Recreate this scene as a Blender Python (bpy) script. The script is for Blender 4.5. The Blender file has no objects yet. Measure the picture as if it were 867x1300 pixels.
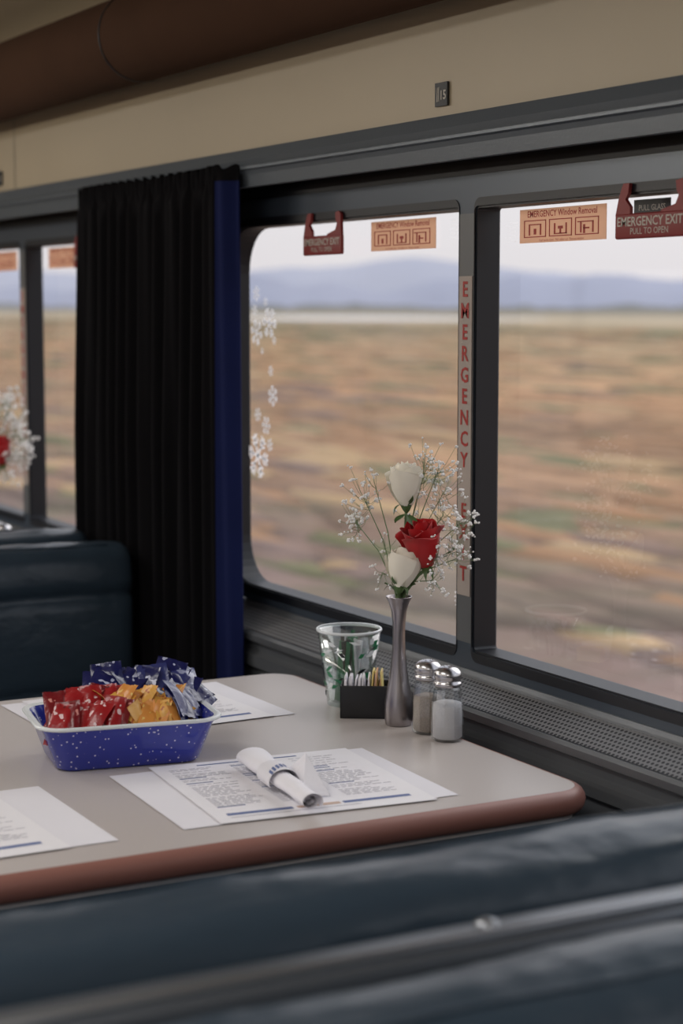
import bpy, bmesh, math, random
from mathutils import Vector, Matrix, Euler, noise as mnoise
scene=bpy.context.scene
try:
    scene.view_settings.view_transform='Standard'
    scene.view_settings.look='None'
except Exception as e: print(e)
pi=math.pi
def srgb(r,g,b):
    f=lambda c:(c/255/12.92) if c/255<=.04045 else ((c/255+.055)/1.055)**2.4
    return (f(r),f(g),f(b),1)
# ---------------------------------------------------------------- materials
def pmat(name,col,rough=.6,metal=0,bump=0,bscale=50,var=0,vscale=8,stretch=None,coat=0,spec=.5,sheen=0,trans=0,bdist=.002):
    m=bpy.data.materials.new(name);m.use_nodes=True
    nt=m.node_tree;N=nt.nodes;L=nt.links
    b=N['Principled BSDF']
    b.inputs['Base Color'].default_value=col
    b.inputs['Roughness'].default_value=rough
    b.inputs['Metallic'].default_value=metal
    b.inputs['Specular IOR Level'].default_value=spec
    b.inputs['Coat Weight'].default_value=coat
    b.inputs['Sheen Weight'].default_value=sheen
    b.inputs['Transmission Weight'].default_value=trans
    tc=N.new('ShaderNodeTexCoord');mp=N.new('ShaderNodeMapping')
    L.new(tc.outputs['Object'],mp.inputs[0])
    if stretch: mp.inputs['Scale'].default_value=stretch
    n=N.new('ShaderNodeTexNoise');n.inputs['Scale'].default_value=vscale;n.inputs['Detail'].default_value=4
    L.new(mp.outputs[0],n.inputs['Vector'])
    mx=N.new('ShaderNodeMix');mx.data_type='RGBA'
    v=max(var,.04)
    mx.inputs['A'].default_value=tuple(c*(1-v) for c in col[:3])+(1,)
    mx.inputs['B'].default_value=tuple(min(1,c*(1+v)) for c in col[:3])+(1,)
    L.new(n.outputs['Fac'],mx.inputs['Factor']);L.new(mx.outputs['Result'],b.inputs['Base Color'])
    if bump:
        n2=N.new('ShaderNodeTexNoise');n2.inputs['Scale'].default_value=bscale;n2.inputs['Detail'].default_value=3
        L.new(mp.outputs[0],n2.inputs['Vector'])
        bp=N.new('ShaderNodeBump');bp.inputs['Strength'].default_value=bump;bp.inputs['Distance'].default_value=bdist
        L.new(n2.outputs['Fac'],bp.inputs['Height']);L.new(bp.outputs[0],b.inputs['Normal'])
    return m
def glassmat(name,tint=(1,1,1,1),fac=.08,edge=.35,rough=.02,haze=0):
    m=bpy.data.materials.new(name);m.use_nodes=True
    nt=m.node_tree;N=nt.nodes;L=nt.links;N.clear()
    o=N.new('ShaderNodeOutputMaterial');t=N.new('ShaderNodeBsdfTransparent');t.inputs[0].default_value=tint
    g=N.new('ShaderNodeBsdfGlossy');g.inputs['Roughness'].default_value=rough
    lw=N.new('ShaderNodeLayerWeight');lw.inputs['Blend'].default_value=.25
    mr=N.new('ShaderNodeMapRange');mr.inputs['To Min'].default_value=fac;mr.inputs['To Max'].default_value=edge
    L.new(lw.outputs['Facing'],mr.inputs['Value'])
    mx=N.new('ShaderNodeMixShader');L.new(mr.outputs[0],mx.inputs[0]);L.new(t.outputs[0],mx.inputs[1]);L.new(g.outputs[0],mx.inputs[2])
    last=mx
    if haze:
        # thin film of dust that scatters daylight
        tc=N.new('ShaderNodeTexCoord');n=N.new('ShaderNodeTexNoise');n.inputs['Scale'].default_value=3;n.inputs['Detail'].default_value=5
        L.new(tc.outputs['Object'],n.inputs['Vector'])
        r=N.new('ShaderNodeMapRange');r.inputs['From Min'].default_value=.3;r.inputs['From Max'].default_value=.8;r.inputs['To Min'].default_value=haze*.5;r.inputs['To Max'].default_value=haze*1.8
        L.new(n.outputs['Fac'],r.inputs['Value'])
        d=N.new('ShaderNodeBsdfTranslucent');d.inputs[0].default_value=(.95,.93,.95,1)
        m2=N.new('ShaderNodeMixShader');L.new(r.outputs[0],m2.inputs[0]);L.new(mx.outputs[0],m2.inputs[1]);L.new(d.outputs[0],m2.inputs[2]);last=m2
    L.new(last.outputs[0],o.inputs[0])
    return m
def translucent(m,fac):
    nt=m.node_tree;N=nt.nodes;L=nt.links
    b=N['Principled BSDF'];o=[n for n in N if n.type=='OUTPUT_MATERIAL'][0]
    t=N.new('ShaderNodeBsdfTranslucent');t.inputs[0].default_value=b.inputs['Base Color'].default_value
    src=b.inputs['Base Color'].links[0].from_socket;L.new(src,t.inputs[0])
    mx=N.new('ShaderNodeMixShader');mx.inputs[0].default_value=fac
    L.new(b.outputs[0],mx.inputs[1]);L.new(t.outputs[0],mx.inputs[2]);L.new(mx.outputs[0],o.inputs[0])
    return m

M={}
M['beige']=pmat('cream_panel',srgb(180,166,140),.42,var=.16,vscale=1.6)
M['ceil']=pmat('ceiling_cream',srgb(240,232,208),.5)
M['brown']=pmat('brown_duct',srgb(78,56,43),.85,bump=.2,bscale=300,var=.12,spec=.08)
M['greyband']=pmat('grey_trim_metal',srgb(92,100,108),.36,metal=.25,bump=.1,bscale=200)
M['track']=pmat('dark_track',srgb(28,31,37),.5)
M['frame']=pmat('window_frame_paint',srgb(68,77,88),.32,metal=.25)
M['post']=pmat('window_post_paint',srgb(98,100,102),.4)
M['gasket']=pmat('black_rubber',srgb(17,20,28),.45)
M['wall']=pmat('wall_laminate_dark',srgb(30,36,50),.6,var=.1)
M['ledge']=pmat('ledge_metal',srgb(104,107,111),.34,metal=.4,bump=.1,bscale=120,stretch=(1,.1,1))
M['glass']=glassmat('window_glass',(.98,.98,.98,1),.035,.22,.01,haze=.055)
M['floor']=pmat('carpet',srgb(40,42,58),.95,bump=.6,bscale=300,var=.3,vscale=60)
M['curtain']=pmat('curtain_black',srgb(16,15,18),.95,bump=.3,bscale=500,spec=.15)
M['liner']=pmat('curtain_blue',srgb(20,30,76),.85,bump=.3,bscale=400,var=.2,spec=.2)
M['vinyl']=pmat('blue_vinyl',srgb(54,68,81),.31,bump=.6,bscale=11,var=.10,vscale=5,stretch=(1,1.8,1.8),bdist=.008)
M['rail']=pmat('aluminium_rail',srgb(112,118,126),.3,metal=.6)
M['tabletop']=pmat('table_laminate',srgb(190,182,178),.34,var=.04,vscale=300)
M['tableedge']=pmat('table_edge_vinyl',srgb(144,98,88),.42,var=.06)
M['pedestal']=pmat('pedestal_metal',srgb(60,62,66),.4,metal=.6)
M['paper']=pmat('paper_white',srgb(228,226,232),.7,var=.02)
M['menu']=pmat('menu_paper',srgb(236,234,238),.6,var=.02)
M['ink']=pmat('ink_grey',srgb(172,172,182),.7)
M['inkblue']=pmat('ink_blue',srgb(96,112,158),.7)
M['tan']=pmat('ink_tan',srgb(200,172,156),.7)
M['napkin']=pmat('napkin_tissue',srgb(240,238,244),.9,bump=.5,bscale=90,var=.03)
M['pewter']=pmat('pewter',srgb(160,154,156),.3,metal=1,bump=.1,bscale=60)
M['steel']=pmat('chrome_lid',srgb(190,188,190),.25,metal=1)
M['steel2']=pmat('brushed_steel',srgb(180,184,190),.28,metal=.9)
M['jar']=glassmat('jar_glass',(.9,.92,.93,1),.12,.6,.03)
M['cup']=glassmat('clear_plastic',(.93,.96,.95,1),.08,.55,.05)
M['cuprim']=pmat('plastic_rim',srgb(225,230,232),.25)
M['salt']=pmat('salt',srgb(215,212,214),.95,bump=.5,bscale=600)
M['pepper']=pmat('pepper',srgb(150,135,122),.95,bump=.5,bscale=600,var=.4,vscale=500)
M['caddy']=pmat('black_plastic',srgb(22,22,26),.35)
M['green']=pmat('packet_green',srgb(40,120,80),.4)
M['black']=pmat('packet_black',srgb(25,28,34),.4)
M['yellowp']=pmat('packet_cream_yellow',srgb(225,205,130),.5)
M['leaf']=pmat('leaf_green',srgb(72,98,52),.5,var=.25,vscale=40)
M['stem']=pmat('stem_green',srgb(104,126,84),.5,var=.15)
M['rose_w']=translucent(pmat('white_petal',srgb(250,244,230),.6,var=.05,vscale=30,bump=.3,bscale=60),.2)
M['rose_r']=translucent(pmat('red_petal',srgb(186,12,22),.5,var=.2,vscale=30,sheen=.2),.15)
M['breath']=pmat('babys_breath_white',srgb(248,246,244),.7)
M['red']=pmat('sign_red',srgb(134,44,44),.5)
M['redtxt']=pmat('sign_red_text',srgb(170,50,44),.5)
M['cream']=translucent(pmat('sign_cream',srgb(238,210,188),.6),.72)
M['strip']=pmat('sign_strip',srgb(172,160,152),.6)
M['dgrey']=pmat('sign_dark',srgb(42,44,48),.5)
M['white']=translucent(pmat('decal_white',srgb(252,252,255),.6),.85)
M['offwhite']=pmat('sign_offwhite',srgb(200,195,185),.6)

def enamel():
    m=pmat('blue_enamel',srgb(38,48,150),.22,coat=.4)
    nt=m.node_tree;N=nt.nodes;L=nt.links;b=N['Principled BSDF']
    tc=N.new('ShaderNodeTexCoord');v=N.new('ShaderNodeTexVoronoi');v.inputs['Scale'].default_value=170
    L.new(tc.outputs['Object'],v.inputs['Vector'])
    cr=N.new('ShaderNodeMapRange');cr.inputs['From Min'].default_value=.16;cr.inputs['From Max'].default_value=.24;cr.inputs['To Min'].default_value=1;cr.inputs['To Max'].default_value=0
    L.new(v.outputs['Distance'],cr.inputs['Value'])
    sx=N.new('ShaderNodeSeparateColor');L.new(v.outputs['Color'],sx.inputs[0])
    gt=N.new('ShaderNodeMath');gt.operation='GREATER_THAN';gt.inputs[1].default_value=.45;L.new(sx.outputs[0],gt.inputs[0])
    mu=N.new('ShaderNodeMath');mu.operation='MULTIPLY';L.new(cr.outputs[0],mu.inputs[0]);L.new(gt.outputs[0],mu.inputs[1])
    mx=N.new('ShaderNodeMix');mx.data_type='RGBA';mx.inputs['A'].default_value=srgb(42,54,160);mx.inputs['B'].default_value=srgb(215,215,240)
    L.new(mu.outputs[0],mx.inputs['Factor']);L.new(mx.outputs['Result'],b.inputs['Base Color'])
    return m
M['enamel']=enamel()
def packetmat(name,c1,c2,thr=.6,scale=60,rough=.3,coat=.2):
    m=pmat(name,c1,rough,coat=coat)
    nt=m.node_tree;N=nt.nodes;L=nt.links;b=N['Principled BSDF']
    tc=N.new('ShaderNodeTexCoord');n=N.new('ShaderNodeTexNoise');n.inputs['Scale'].default_value=scale;n.inputs['Detail'].default_value=1
    L.new(tc.outputs['Object'],n.inputs['Vector'])
    r=N.new('ShaderNodeMapRange');r.inputs['From Min'].default_value=thr;r.inputs['From Max'].default_value=thr+.03
    L.new(n.outputs['Fac'],r.inputs['Value'])
    mx=N.new('ShaderNodeMix');mx.data_type='RGBA';mx.inputs['A'].default_value=c1;mx.inputs['B'].default_value=c2
    L.new(r.outputs[0],mx.inputs['Factor']);L.new(mx.outputs['Result'],b.inputs['Base Color'])
    bp=N.new('ShaderNodeBump');bp.inputs['Strength'].default_value=.5;bp.inputs['Distance'].default_value=.004
    n2=N.new('ShaderNodeTexNoise');n2.inputs['Scale'].default_value=70;L.new(tc.outputs['Object'],n2.inputs['Vector'])
    L.new(n2.outputs['Fac'],bp.inputs['Height']);L.new(bp.outputs[0],b.inputs['Normal'])
    return m
M['ketch']=packetmat('ketchup_red',srgb(160,28,34),srgb(235,205,205),.64,90)
M['ketch2']=packetmat('ketchup_dark_red',srgb(120,22,30),srgb(220,150,140),.62,90)
M['must']=packetmat('mustard_yellow',srgb(228,172,80),srgb(190,104,56),.62,110,.4,.05)
M['must2']=packetmat('mustard_orange',srgb(220,146,68),srgb(238,200,116),.6,90,.4,.05)
M['mayo']=packetmat('mayo_blue',srgb(24,28,84),srgb(190,195,220),.67,90)
M['mayo2']=packetmat('mayo_silver_blue',srgb(52,58,112),srgb(150,155,185),.6,70)
def perf():
    m=pmat('perforated_metal',srgb(100,100,100),.4,metal=.4)
    nt=m.node_tree;N=nt.nodes;L=nt.links;b=N['Principled BSDF']
    tc=N.new('ShaderNodeTexCoord');mp=N.new('ShaderNodeMapping');L.new(tc.outputs['UV'],mp.inputs[0])
    sp=N.new('ShaderNodeSeparateXYZ');L.new(mp.outputs[0],sp.inputs[0])
    def mth(op,a,bv=None):
        x=N.new('ShaderNodeMath');x.operation=op
        if isinstance(a,(int,float)): x.inputs[0].default_value=a
        else: L.new(a,x.inputs[0])
        if bv is not None:
            if isinstance(bv,(int,float)): x.inputs[1].default_value=bv
            else: L.new(bv,x.inputs[1])
        return x.outputs[0]
    p=.0085
    v=mth('DIVIDE',sp.outputs[1],p*.87);row=mth('FLOOR',v);odd=mth('MODULO',row,2)
    u=mth('ADD',mth('DIVIDE',sp.outputs[0],p),mth('MULTIPLY',odd,.5))
    fu=mth('SUBTRACT',mth('FRACT',u),.5);fv=mth('SUBTRACT',mth('FRACT',v),.5)
    d=mth('SQRT',mth('ADD',mth('MULTIPLY',fu,fu),mth('MULTIPLY',fv,fv)))
    r=N.new('ShaderNodeMapRange');r.inputs['From Min'].default_value=.29;r.inputs['From Max'].default_value=.35
    L.new(d,r.inputs['Value'])
    mx=N.new('ShaderNodeMix');mx.data_type='RGBA';mx.inputs['A'].default_value=srgb(12,13,16);mx.inputs['B'].default_value=srgb(132,131,131)
    L.new(r.outputs[0],mx.inputs['Factor']);L.new(mx.outputs['Result'],b.inputs['Base Color'])
    L.new(mth('MULTIPLY',r.outputs[0],.2),b.inputs['Metallic'])
    return m
M['perf']=perf()

# ---------------------------------------------------------------- mesh builder
class MB:
    def __init__(s): s.v=[];s.f=[];s.m=[];s.mats=[];s.T=Matrix.Identity(4);s.sm=[];s.uv=None
    def mi(s,mat):
        if mat not in s.mats: s.mats.append(mat)
        return s.mats.index(mat)
    def add(s,vs,fs,mat,smooth=False):
        o=len(s.v);k=s.mi(mat)
        for p in vs: s.v.append(tuple(s.T@Vector(p)))
        for f in fs: s.f.append([o+i for i in f]);s.m.append(k);s.sm.append(smooth)
    def box(s,lo,hi,mat):
        x0,y0,z0=lo;x1,y1,z1=hi
        s.add([(x0,y0,z0),(x1,y0,z0),(x1,y1,z0),(x0,y1,z0),(x0,y0,z1),(x1,y0,z1),(x1,y1,z1),(x0,y1,z1)],
              [(0,3,2,1),(4,5,6,7),(0,1,5,4),(1,2,6,5),(2,3,7,6),(3,0,4,7)],mat)
    def bbox(s,lo,hi,r,mat,seg=3):
        bm=bmesh.new();bmesh.ops.create_cube(bm,size=1)
        for v in bm.verts:
            v.co=Vector([lo[i]+(hi[i]-lo[i])*(v.co[i]+.5) for i in range(3)])
        bmesh.ops.bevel(bm,geom=bm.edges[:],offset=r,segments=seg,affect='EDGES',profile=.5)
        bm.verts.index_update()
        s.add([v.co.copy() for v in bm.verts],[[v.index for v in f.verts] for f in bm.faces],mat,True);bm.free()
    def lathe(s,prof,mat,seg=32,c=(0,0,0),smooth=True,cap=True):
        vs=[];fs=[];n=len(prof)
        for r,z in prof:
            for i in range(seg):
                a=2*pi*i/seg;vs.append((c[0]+r*math.cos(a),c[1]+r*math.sin(a),c[2]+z))
        for j in range(n-1):
            for i in range(seg):
                k=(i+1)%seg;fs.append((j*seg+i,j*seg+k,(j+1)*seg+k,(j+1)*seg+i))
        if cap:
            if prof[0][0]>1e-4: fs.append(tuple(range(seg))[::-1])
            if prof[-1][0]>1e-4: fs.append(tuple((n-1)*seg+i for i in range(seg)))
        s.add(vs,fs,mat,smooth)
    def tube(s,pts,rad,mat,seg=6,smooth=True):
        pts=[Vector(p) for p in pts];vs=[];fs=[];n=len(pts)
        if not hasattr(rad,'__len__'): rad=[rad]*n
        up=Vector((0.31,.17,.93)).normalized()
        for j,p in enumerate(pts):
            t=(pts[min(j+1,n-1)]-pts[max(j-1,0)]).normalized()
            a=t.cross(up)
            if a.length<1e-3:a=t.cross(Vector((1,0,0)))
            a.normalize();b=t.cross(a)
            for i in range(seg):
                an=2*pi*i/seg;vs.append(p+(a*math.cos(an)+b*math.sin(an))*rad[j])
        for j in range(n-1):
            for i in range(seg):
                k=(i+1)%seg;fs.append((j*seg+i,j*seg+k,(j+1)*seg+k,(j+1)*seg+i))
        fs.append(tuple(range(seg)));fs.append(tuple((n-1)*seg+i for i in range(seg)))
        s.add(vs,fs,mat,smooth)
    def grid(s,fn,nu,nv,mat,smooth=True):
        vs=[fn(i/nu,j/nv) for j in range(nv+1) for i in range(nu+1)]
        fs=[(j*(nu+1)+i,j*(nu+1)+i+1,(j+1)*(nu+1)+i+1,(j+1)*(nu+1)+i) for j in range(nv) for i in range(nu)]
        s.add(vs,fs,mat,smooth)
    def ball(s,c,r,mat,sub=1,sc=(1,1,1),jit=0):
        k=('ico',sub)
        if k not in CACHE:
            bm=bmesh.new();bmesh.ops.create_icosphere(bm,subdivisions=sub,radius=1);bm.verts.index_update()
            CACHE[k]=([v.co.copy() for v in bm.verts],[[v.index for v in f.verts] for f in bm.faces]);bm.free()
        V,F=CACHE[k]
        if jit: s.add([(c[0]+p.x*r*sc[0]*(1+random.uniform(-jit,jit)),c[1]+p.y*r*sc[1]*(1+random.uniform(-jit,jit)),c[2]+p.z*r*sc[2]*(1+random.uniform(-jit,jit))) for p in V],F,mat,True)
        else: s.add([(c[0]+p.x*r*sc[0],c[1]+p.y*r*sc[1],c[2]+p.z*r*sc[2]) for p in V],F,mat,True)
    def make(s,name,parent=None,loc=None,rot=None):
        me=bpy.data.meshes.new(name);me.from_pydata(s.v,[],s.f)
        for m in s.mats: me.materials.append(m)
        me.polygons.foreach_set('material_index',s.m);me.polygons.foreach_set('use_smooth',s.sm)
        me.update()
        o=bpy.data.objects.new(name,me);scene.collection.objects.link(o)
        if parent: o.parent=parent
        if loc: o.location=loc
        if rot: o.rotation_euler=rot
        return o
CACHE={}
def empty(name,loc=(0,0,0),rot=(0,0,0)):
    o=bpy.data.objects.new(name,None);o.empty_display_size=.05;o.location=loc;o.rotation_euler=rot
    scene.collection.objects.link(o);return o
def simple_box(name,lo,hi,mat,parent=None,bev=0):
    b=MB()
    if bev: b.bbox(lo,hi,bev,mat)
    else: b.box(lo,hi,mat)
    return b.make(name,parent)
def recalc(o):
    bm=bmesh.new();bm.from_mesh(o.data);bmesh.ops.recalc_face_normals(bm,faces=bm.faces[:]);bm.to_mesh(o.data);bm.free()
def extrude_y(mb,prof,y0,y1,mat,closed=False,smooth=False,ny=1):
    n=len(prof);vs=[];fs=[]
    for j in range(ny+1):
        y=y0+(y1-y0)*j/ny
        for (x,z) in prof: vs.append((x,y,z))
    for j in range(ny):
        for i in range(n if closed else n-1):
            k=(i+1)%n;fs.append((j*n+i,j*n+k,(j+1)*n+k,(j+1)*n+i))
    if closed: fs.append(tuple(range(n)));fs.append(tuple(ny*n+i for i in range(n)))
    mb.add(vs,fs,mat,smooth)
def extrude_x(mb,prof,x0,x1,mat,nx=1,smooth=True,endr=0):
    n=len(prof);cy=sum(p[0] for p in prof)/n;cz=sum(p[1] for p in prof)/n
    st=[]
    if endr:
        for k in range(5):
            a=k/4*pi/2;st.append(x0+endr*(1-math.cos(a)))
        for k in range(1,nx): st.append(x0+endr+(x1-x0-2*endr)*k/nx)
        for k in range(5):
            a=pi/2-k/4*pi/2;st.append(x1-endr*(1-math.cos(a)))
        st=[(x,endr-math.sqrt(max(0,endr**2-max(0,(x0+endr-x),(x-(x1-endr)))**2))) for x in st]
    else:
        st=[(x0+(x1-x0)*k/nx,0) for k in range(nx+1)]
    hy=max(abs(p[0]-cy) for p in prof);hz=max(abs(p[1]-cz) for p in prof)
    vs=[];fs=[]
    for (x,ins) in st:
        sy=(hy-ins*.7)/hy;sz=(hz-ins)/hz
        for (y,z) in prof: vs.append((x,cy+(y-cy)*sy,cz+(z-cz)*sz))
    m=len(st)
    for j in range(m-1):
        for i in range(n):
            k=(i+1)%n;fs.append((j*n+i,j*n+k,(j+1)*n+k,(j+1)*n+i))
    fs.append(tuple(range(n)));fs.append(tuple((m-1)*n+i for i in range(n)))
    mb.add(vs,fs,mat,smooth)
def rrect(a0,a1,b0,b1,rs,n=8):
    pts=[]
    cs=[(a1,b1,rs[0],0),(a0,b1,rs[1],90),(a0,b0,rs[2],180),(a1,b0,rs[3],270)]
    for (ca,cb,r,st) in cs:
        cx=ca-r if ca==a1 else ca+r;cy=cb-r if cb==b1 else cb+r
        for k in range(n+1):
            a=math.radians(st+90*k/n);pts.append((cx+r*math.cos(a),cy+r*math.sin(a)))
    return pts
def ring(mb,outer,inner,x0,x1,mat,smooth=False):
    n=len(outer);vs=[];fs=[]
    for x in (x0,x1):
        for (a,b) in outer: vs.append((x,a,b))
        for (a,b) in inner: vs.append((x,a,b))
    for i in range(n):
        k=(i+1)%n
        fs.append((i,k,n+k,n+i));fs.append((2*n+i,3*n+i,3*n+k,2*n+k))
        fs.append((n+i,n+k,3*n+k,3*n+i));fs.append((i,2*n+i,2*n+k,k))
    mb.add(vs,fs,mat,smooth)
TM=Matrix(((0,0,-1,0),(-1,0,0,0),(0,1,0,0),(0,0,0,1)))  # text local -> facing -X
def text(mb,s,size,mat,origin,mtx=TM,align='CENTER',spacing=1.0,bold=0):
    cu=bpy.data.curves.new('t','FONT');cu.body=s;cu.size=size;cu.align_x=align;cu.align_y='CENTER';cu.space_character=spacing;cu.offset=bold
    cu.resolution_u=2
    o=bpy.data.objects.new('t',cu);scene.collection.objects.link(o)
    bpy.context.view_layer.update()
    me=bpy.data.meshes.new_from_object(o.evaluated_get(bpy.context.evaluated_depsgraph_get()))
    R=Matrix.Translation(Vector(origin))@mtx
    mb.add([R@v.co for v in me.vertices],[list(p.vertices) for p in me.polygons],mat)
    bpy.data.objects.remove(o);bpy.data.curves.remove(cu);bpy.data.meshes.remove(me)

# ---------------------------------------------------------------- room shell
Y0,Y1=-1.6,8.2
WC=[2.325-1.98*2,2.325-1.98,2.325,2.325+1.98,2.325+3.96]   # window centres
WC=[c for c in WC if c-.9>Y0 and c+.9<Y1]
HW=.83
def side_wall(name,sx):
    b=MB();xa,xb=(1.492,1.506)
    def bx(y0,y1,z0,z1):
        lo=(min(sx*xa,sx*xb),y0,z0);hi=(max(sx*xa,sx*xb),y1,z1);b.box(lo,hi,M['wall'])
    bx(Y0,Y1,0,.815);bx(Y0,Y1,1.505,2.0)
    e=[Y0]
    for c in WC: e+= [c-HW-.02,c+HW+.02]
    e.append(Y1)
    for i in range(0,len(e),2): bx(e[i],e[i+1],.815,1.505)
    return b.make(name)
side_wall('wall_right',1);side_wall('wall_left',-1)
simple_box('wall_front',(-1.6,Y1,0),(1.6,Y1+.08,2.05),M['beige'])
simple_box('wall_back',(-1.6,Y0-.08,0),(1.6,Y0,2.05),M['beige'])
simple_box('floor',(-1.6,Y0,-.08),(1.6,Y1,0),M['floor'])
simple_box('ceiling',(-1.6,Y0,2.0),(1.6,Y1,2.08),M['ceil'])

def window(n,c,sx):
    e=empty('window_%d'%n,(sx*1.5,c,1.16))
    fr=MB();gk=MB();gl=MB()
    zb,zt=.833,1.485
    R=.085;r=.008
    halves=[((c,c+.875),(c+.021,c+.820),(1,0,0,1)),((c-.875,c),(c-.820,c-.021),(0,1,1,0))]
    for (o,i,cr) in halves:
        ro=[R+.05 if k else .001 for k in cr];ri=[R if k else r for k in cr];ri2=[R-.004 if k else .005 for k in cr]
        outer=rrect(o[0],o[1],.806,1.53,ro);inner=rrect(i[0],i[1],zb,zt,ri)
        ring(fr,outer,inner,1.465,1.502,M['frame'])
        g2=.003
        ring(gk,rrect(i[0]-.0005,i[1]+.0005,zb-.0005,zt+.0005,ri),rrect(i[0]+g2,i[1]-g2,zb+g2,zt-g2,ri2),1.467,1.506,M['gasket'])
        w=.010
        a0=i[0]-(w if i[0]<c-.5 else 0);a1=i[1]+(w if i[1]>c+.5 else 0)
        if i[0]>c: a0=i[0]-.001
        if i[1]<c: a1=i[1]+.001
        ring(gk,rrect(a0,a1,zb-.014,zt+.012,[q+.008 for q in ri]),inner,1.4635,1.466,M['gasket'])
        gl.add([(1.504,i[0],zb),(1.504,i[1],zb),(1.504,i[1],zt),(1.504,i[0],zt)],[(0,1,2,3)],M['glass'])
    fr.box((1.4642,c-.0205,.845),(1.4655,c+.0205,1.475),M['post'])
    for mb,nm in ((fr,'frame'),(gk,'gasket'),(gl,'glass_pane')):
        mb.v=[((x-1.5)*sx,y-c,z-1.16) for x,y,z in mb.v]
        o=mb.make(nm,e)
        if nm!='glass_pane': recalc(o)
k=1
for c in WC:
    window(k,c,1);k+=1
for c in WC:
    window(k,c,-1);k+=1

def mirror(mb): mb.v=[(-x,y,z) for x,y,z in mb.v]
tn=1
for sx in (1,-1):
    b=MB()
    extrude_y(b,[(1.40,1.545),(1.398,1.565),(1.392,1.59),(1.398,1.608),(1.412,1.608),(1.412,1.545)],Y0,Y1,M['greyband'],True)
    extrude_y(b,[(1.396,1.572),(1.389,1.574),(1.389,1.578),(1.396,1.580)],Y0,Y1,M['greyband'],True)
    extrude_y(b,[(1.412,1.578),(1.49,1.578),(1.49,1.59),(1.412,1.59)],Y0,Y1,M['track'],True)
    if sx<0: mirror(b)
    recalc(b.make('trim_%d'%tn));tn+=1
    b=MB()
    extrude_y(b,[(1.47,1.531),(1.491,1.531),(1.491,1.577),(1.484,1.577),(1.484,1.545),(1.47,1.545)],Y0,Y1,M['track'],True)
    if sx<0: mirror(b)
    recalc(b.make('trim_%d'%tn));tn+=1
    b=MB()
    pr=[(1.405,1.609),(1.405,1.64),(1.405,1.68),(1.405,1.72),(1.405,1.78),(1.404,1.84),(1.397,1.88),(1.37,1.92),(1.31,1.96),(1.20,1.985),(1.05,1.995),(.9,1.999)]
    extrude_y(b,pr,Y0,Y1,M['beige'],smooth=True)
    for ys in (4.17,6.15):
        for (p,q) in zip(pr[:-1],pr[1:]):
            n=Vector((-(q[1]-p[1]),0,(q[0]-p[0]))).normalized()*.0008
            b.add([(p[0]+n.x,ys,p[1]+n.z),(p[0]+n.x,ys+.003,p[1]+n.z),(q[0]+n.x,ys+.003,q[1]+n.z),(q[0]+n.x,ys,q[1]+n.z)],[(0,1,2,3)],M['track'])
    if sx<0: mirror(b)
    b.make('wall_cove_panel')
    if sx>0:
        b=MB();R=.079;cx,cz=1.318,1.825
        pts=[(cx+R*math.cos(2*pi*i/40),cz+R*math.sin(2*pi*i/40)) for i in range(40)]
        extrude_y(b,pts,Y0+.01,Y1-.01,M['brown'],True,True)
        for ys in (0.3,1.7,3.20,5.4,7.0):
            pts2=[(cx+(R+.0012)*math.cos(2*pi*i/40),cz+(R+.0012)*math.sin(2*pi*i/40)) for i in range(40)]
            extrude_y(b,pts2,ys,ys+.006,M['gasket'],True)
        recalc(b.make('air_duct'))
    b=MB()
    extrude_y(b,[(1.491,.806),(1.462,.806),(1.458,.80),(1.455,.796)],Y0,Y1,M['ledge'])
    extrude_y(b,[(1.410,.772),(1.404,.773),(1.400,.768),(1.400,.758),(1.412,.752),(1.412,.738),(1.402,.732),(1.402,.712),(1.414,.704),(1.414,.66),(1.405,.655),(1.405,.02)],Y0,Y1,M['ledge'])
    if sx<0: mirror(b)
    b.make('trim_%d'%tn);tn+=1
    b=MB();b.add([(1.455,Y0,.797),(1.409,Y0,.773),(1.409,Y1,.773),(1.455,Y1,.797)],[(0,1,2,3)],M['perf'])
    if sx<0: mirror(b)
    o=b.make('heater_vent_grille')
    uv=o.data.uv_layers.new(name='UVMap')
    for lp in o.data.loops:
        v=o.data.vertices[lp.vertex_index].co
        uv.data[lp.index].uv=(v.y+10,(abs(v.x)-1.409)*1.13+1)

# added ceiling fill lights, out of view, to brighten the interior
for i,yy in enumerate((-.2,1.8,3.9,6.0)):
    e=empty('ceiling_fill',(0,yy,1.98))
    hb=MB();hb.bbox((-.24,-.55,0.0),(.24,.55,.019),.006,M['offwhite']);hb.make('fill_housing',e)
    L=bpy.data.lights.new('ceiling_fill_light','AREA');L.shape='RECTANGLE';L.size=.4;L.size_y=1.0;L.energy=(11,9,11,12)[i];L.color=(1,.965,.925)
    lo=bpy.data.objects.new('fill_source',L);scene.collection.objects.link(lo);lo.parent=e;lo.location=(0,0,-.006)
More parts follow.
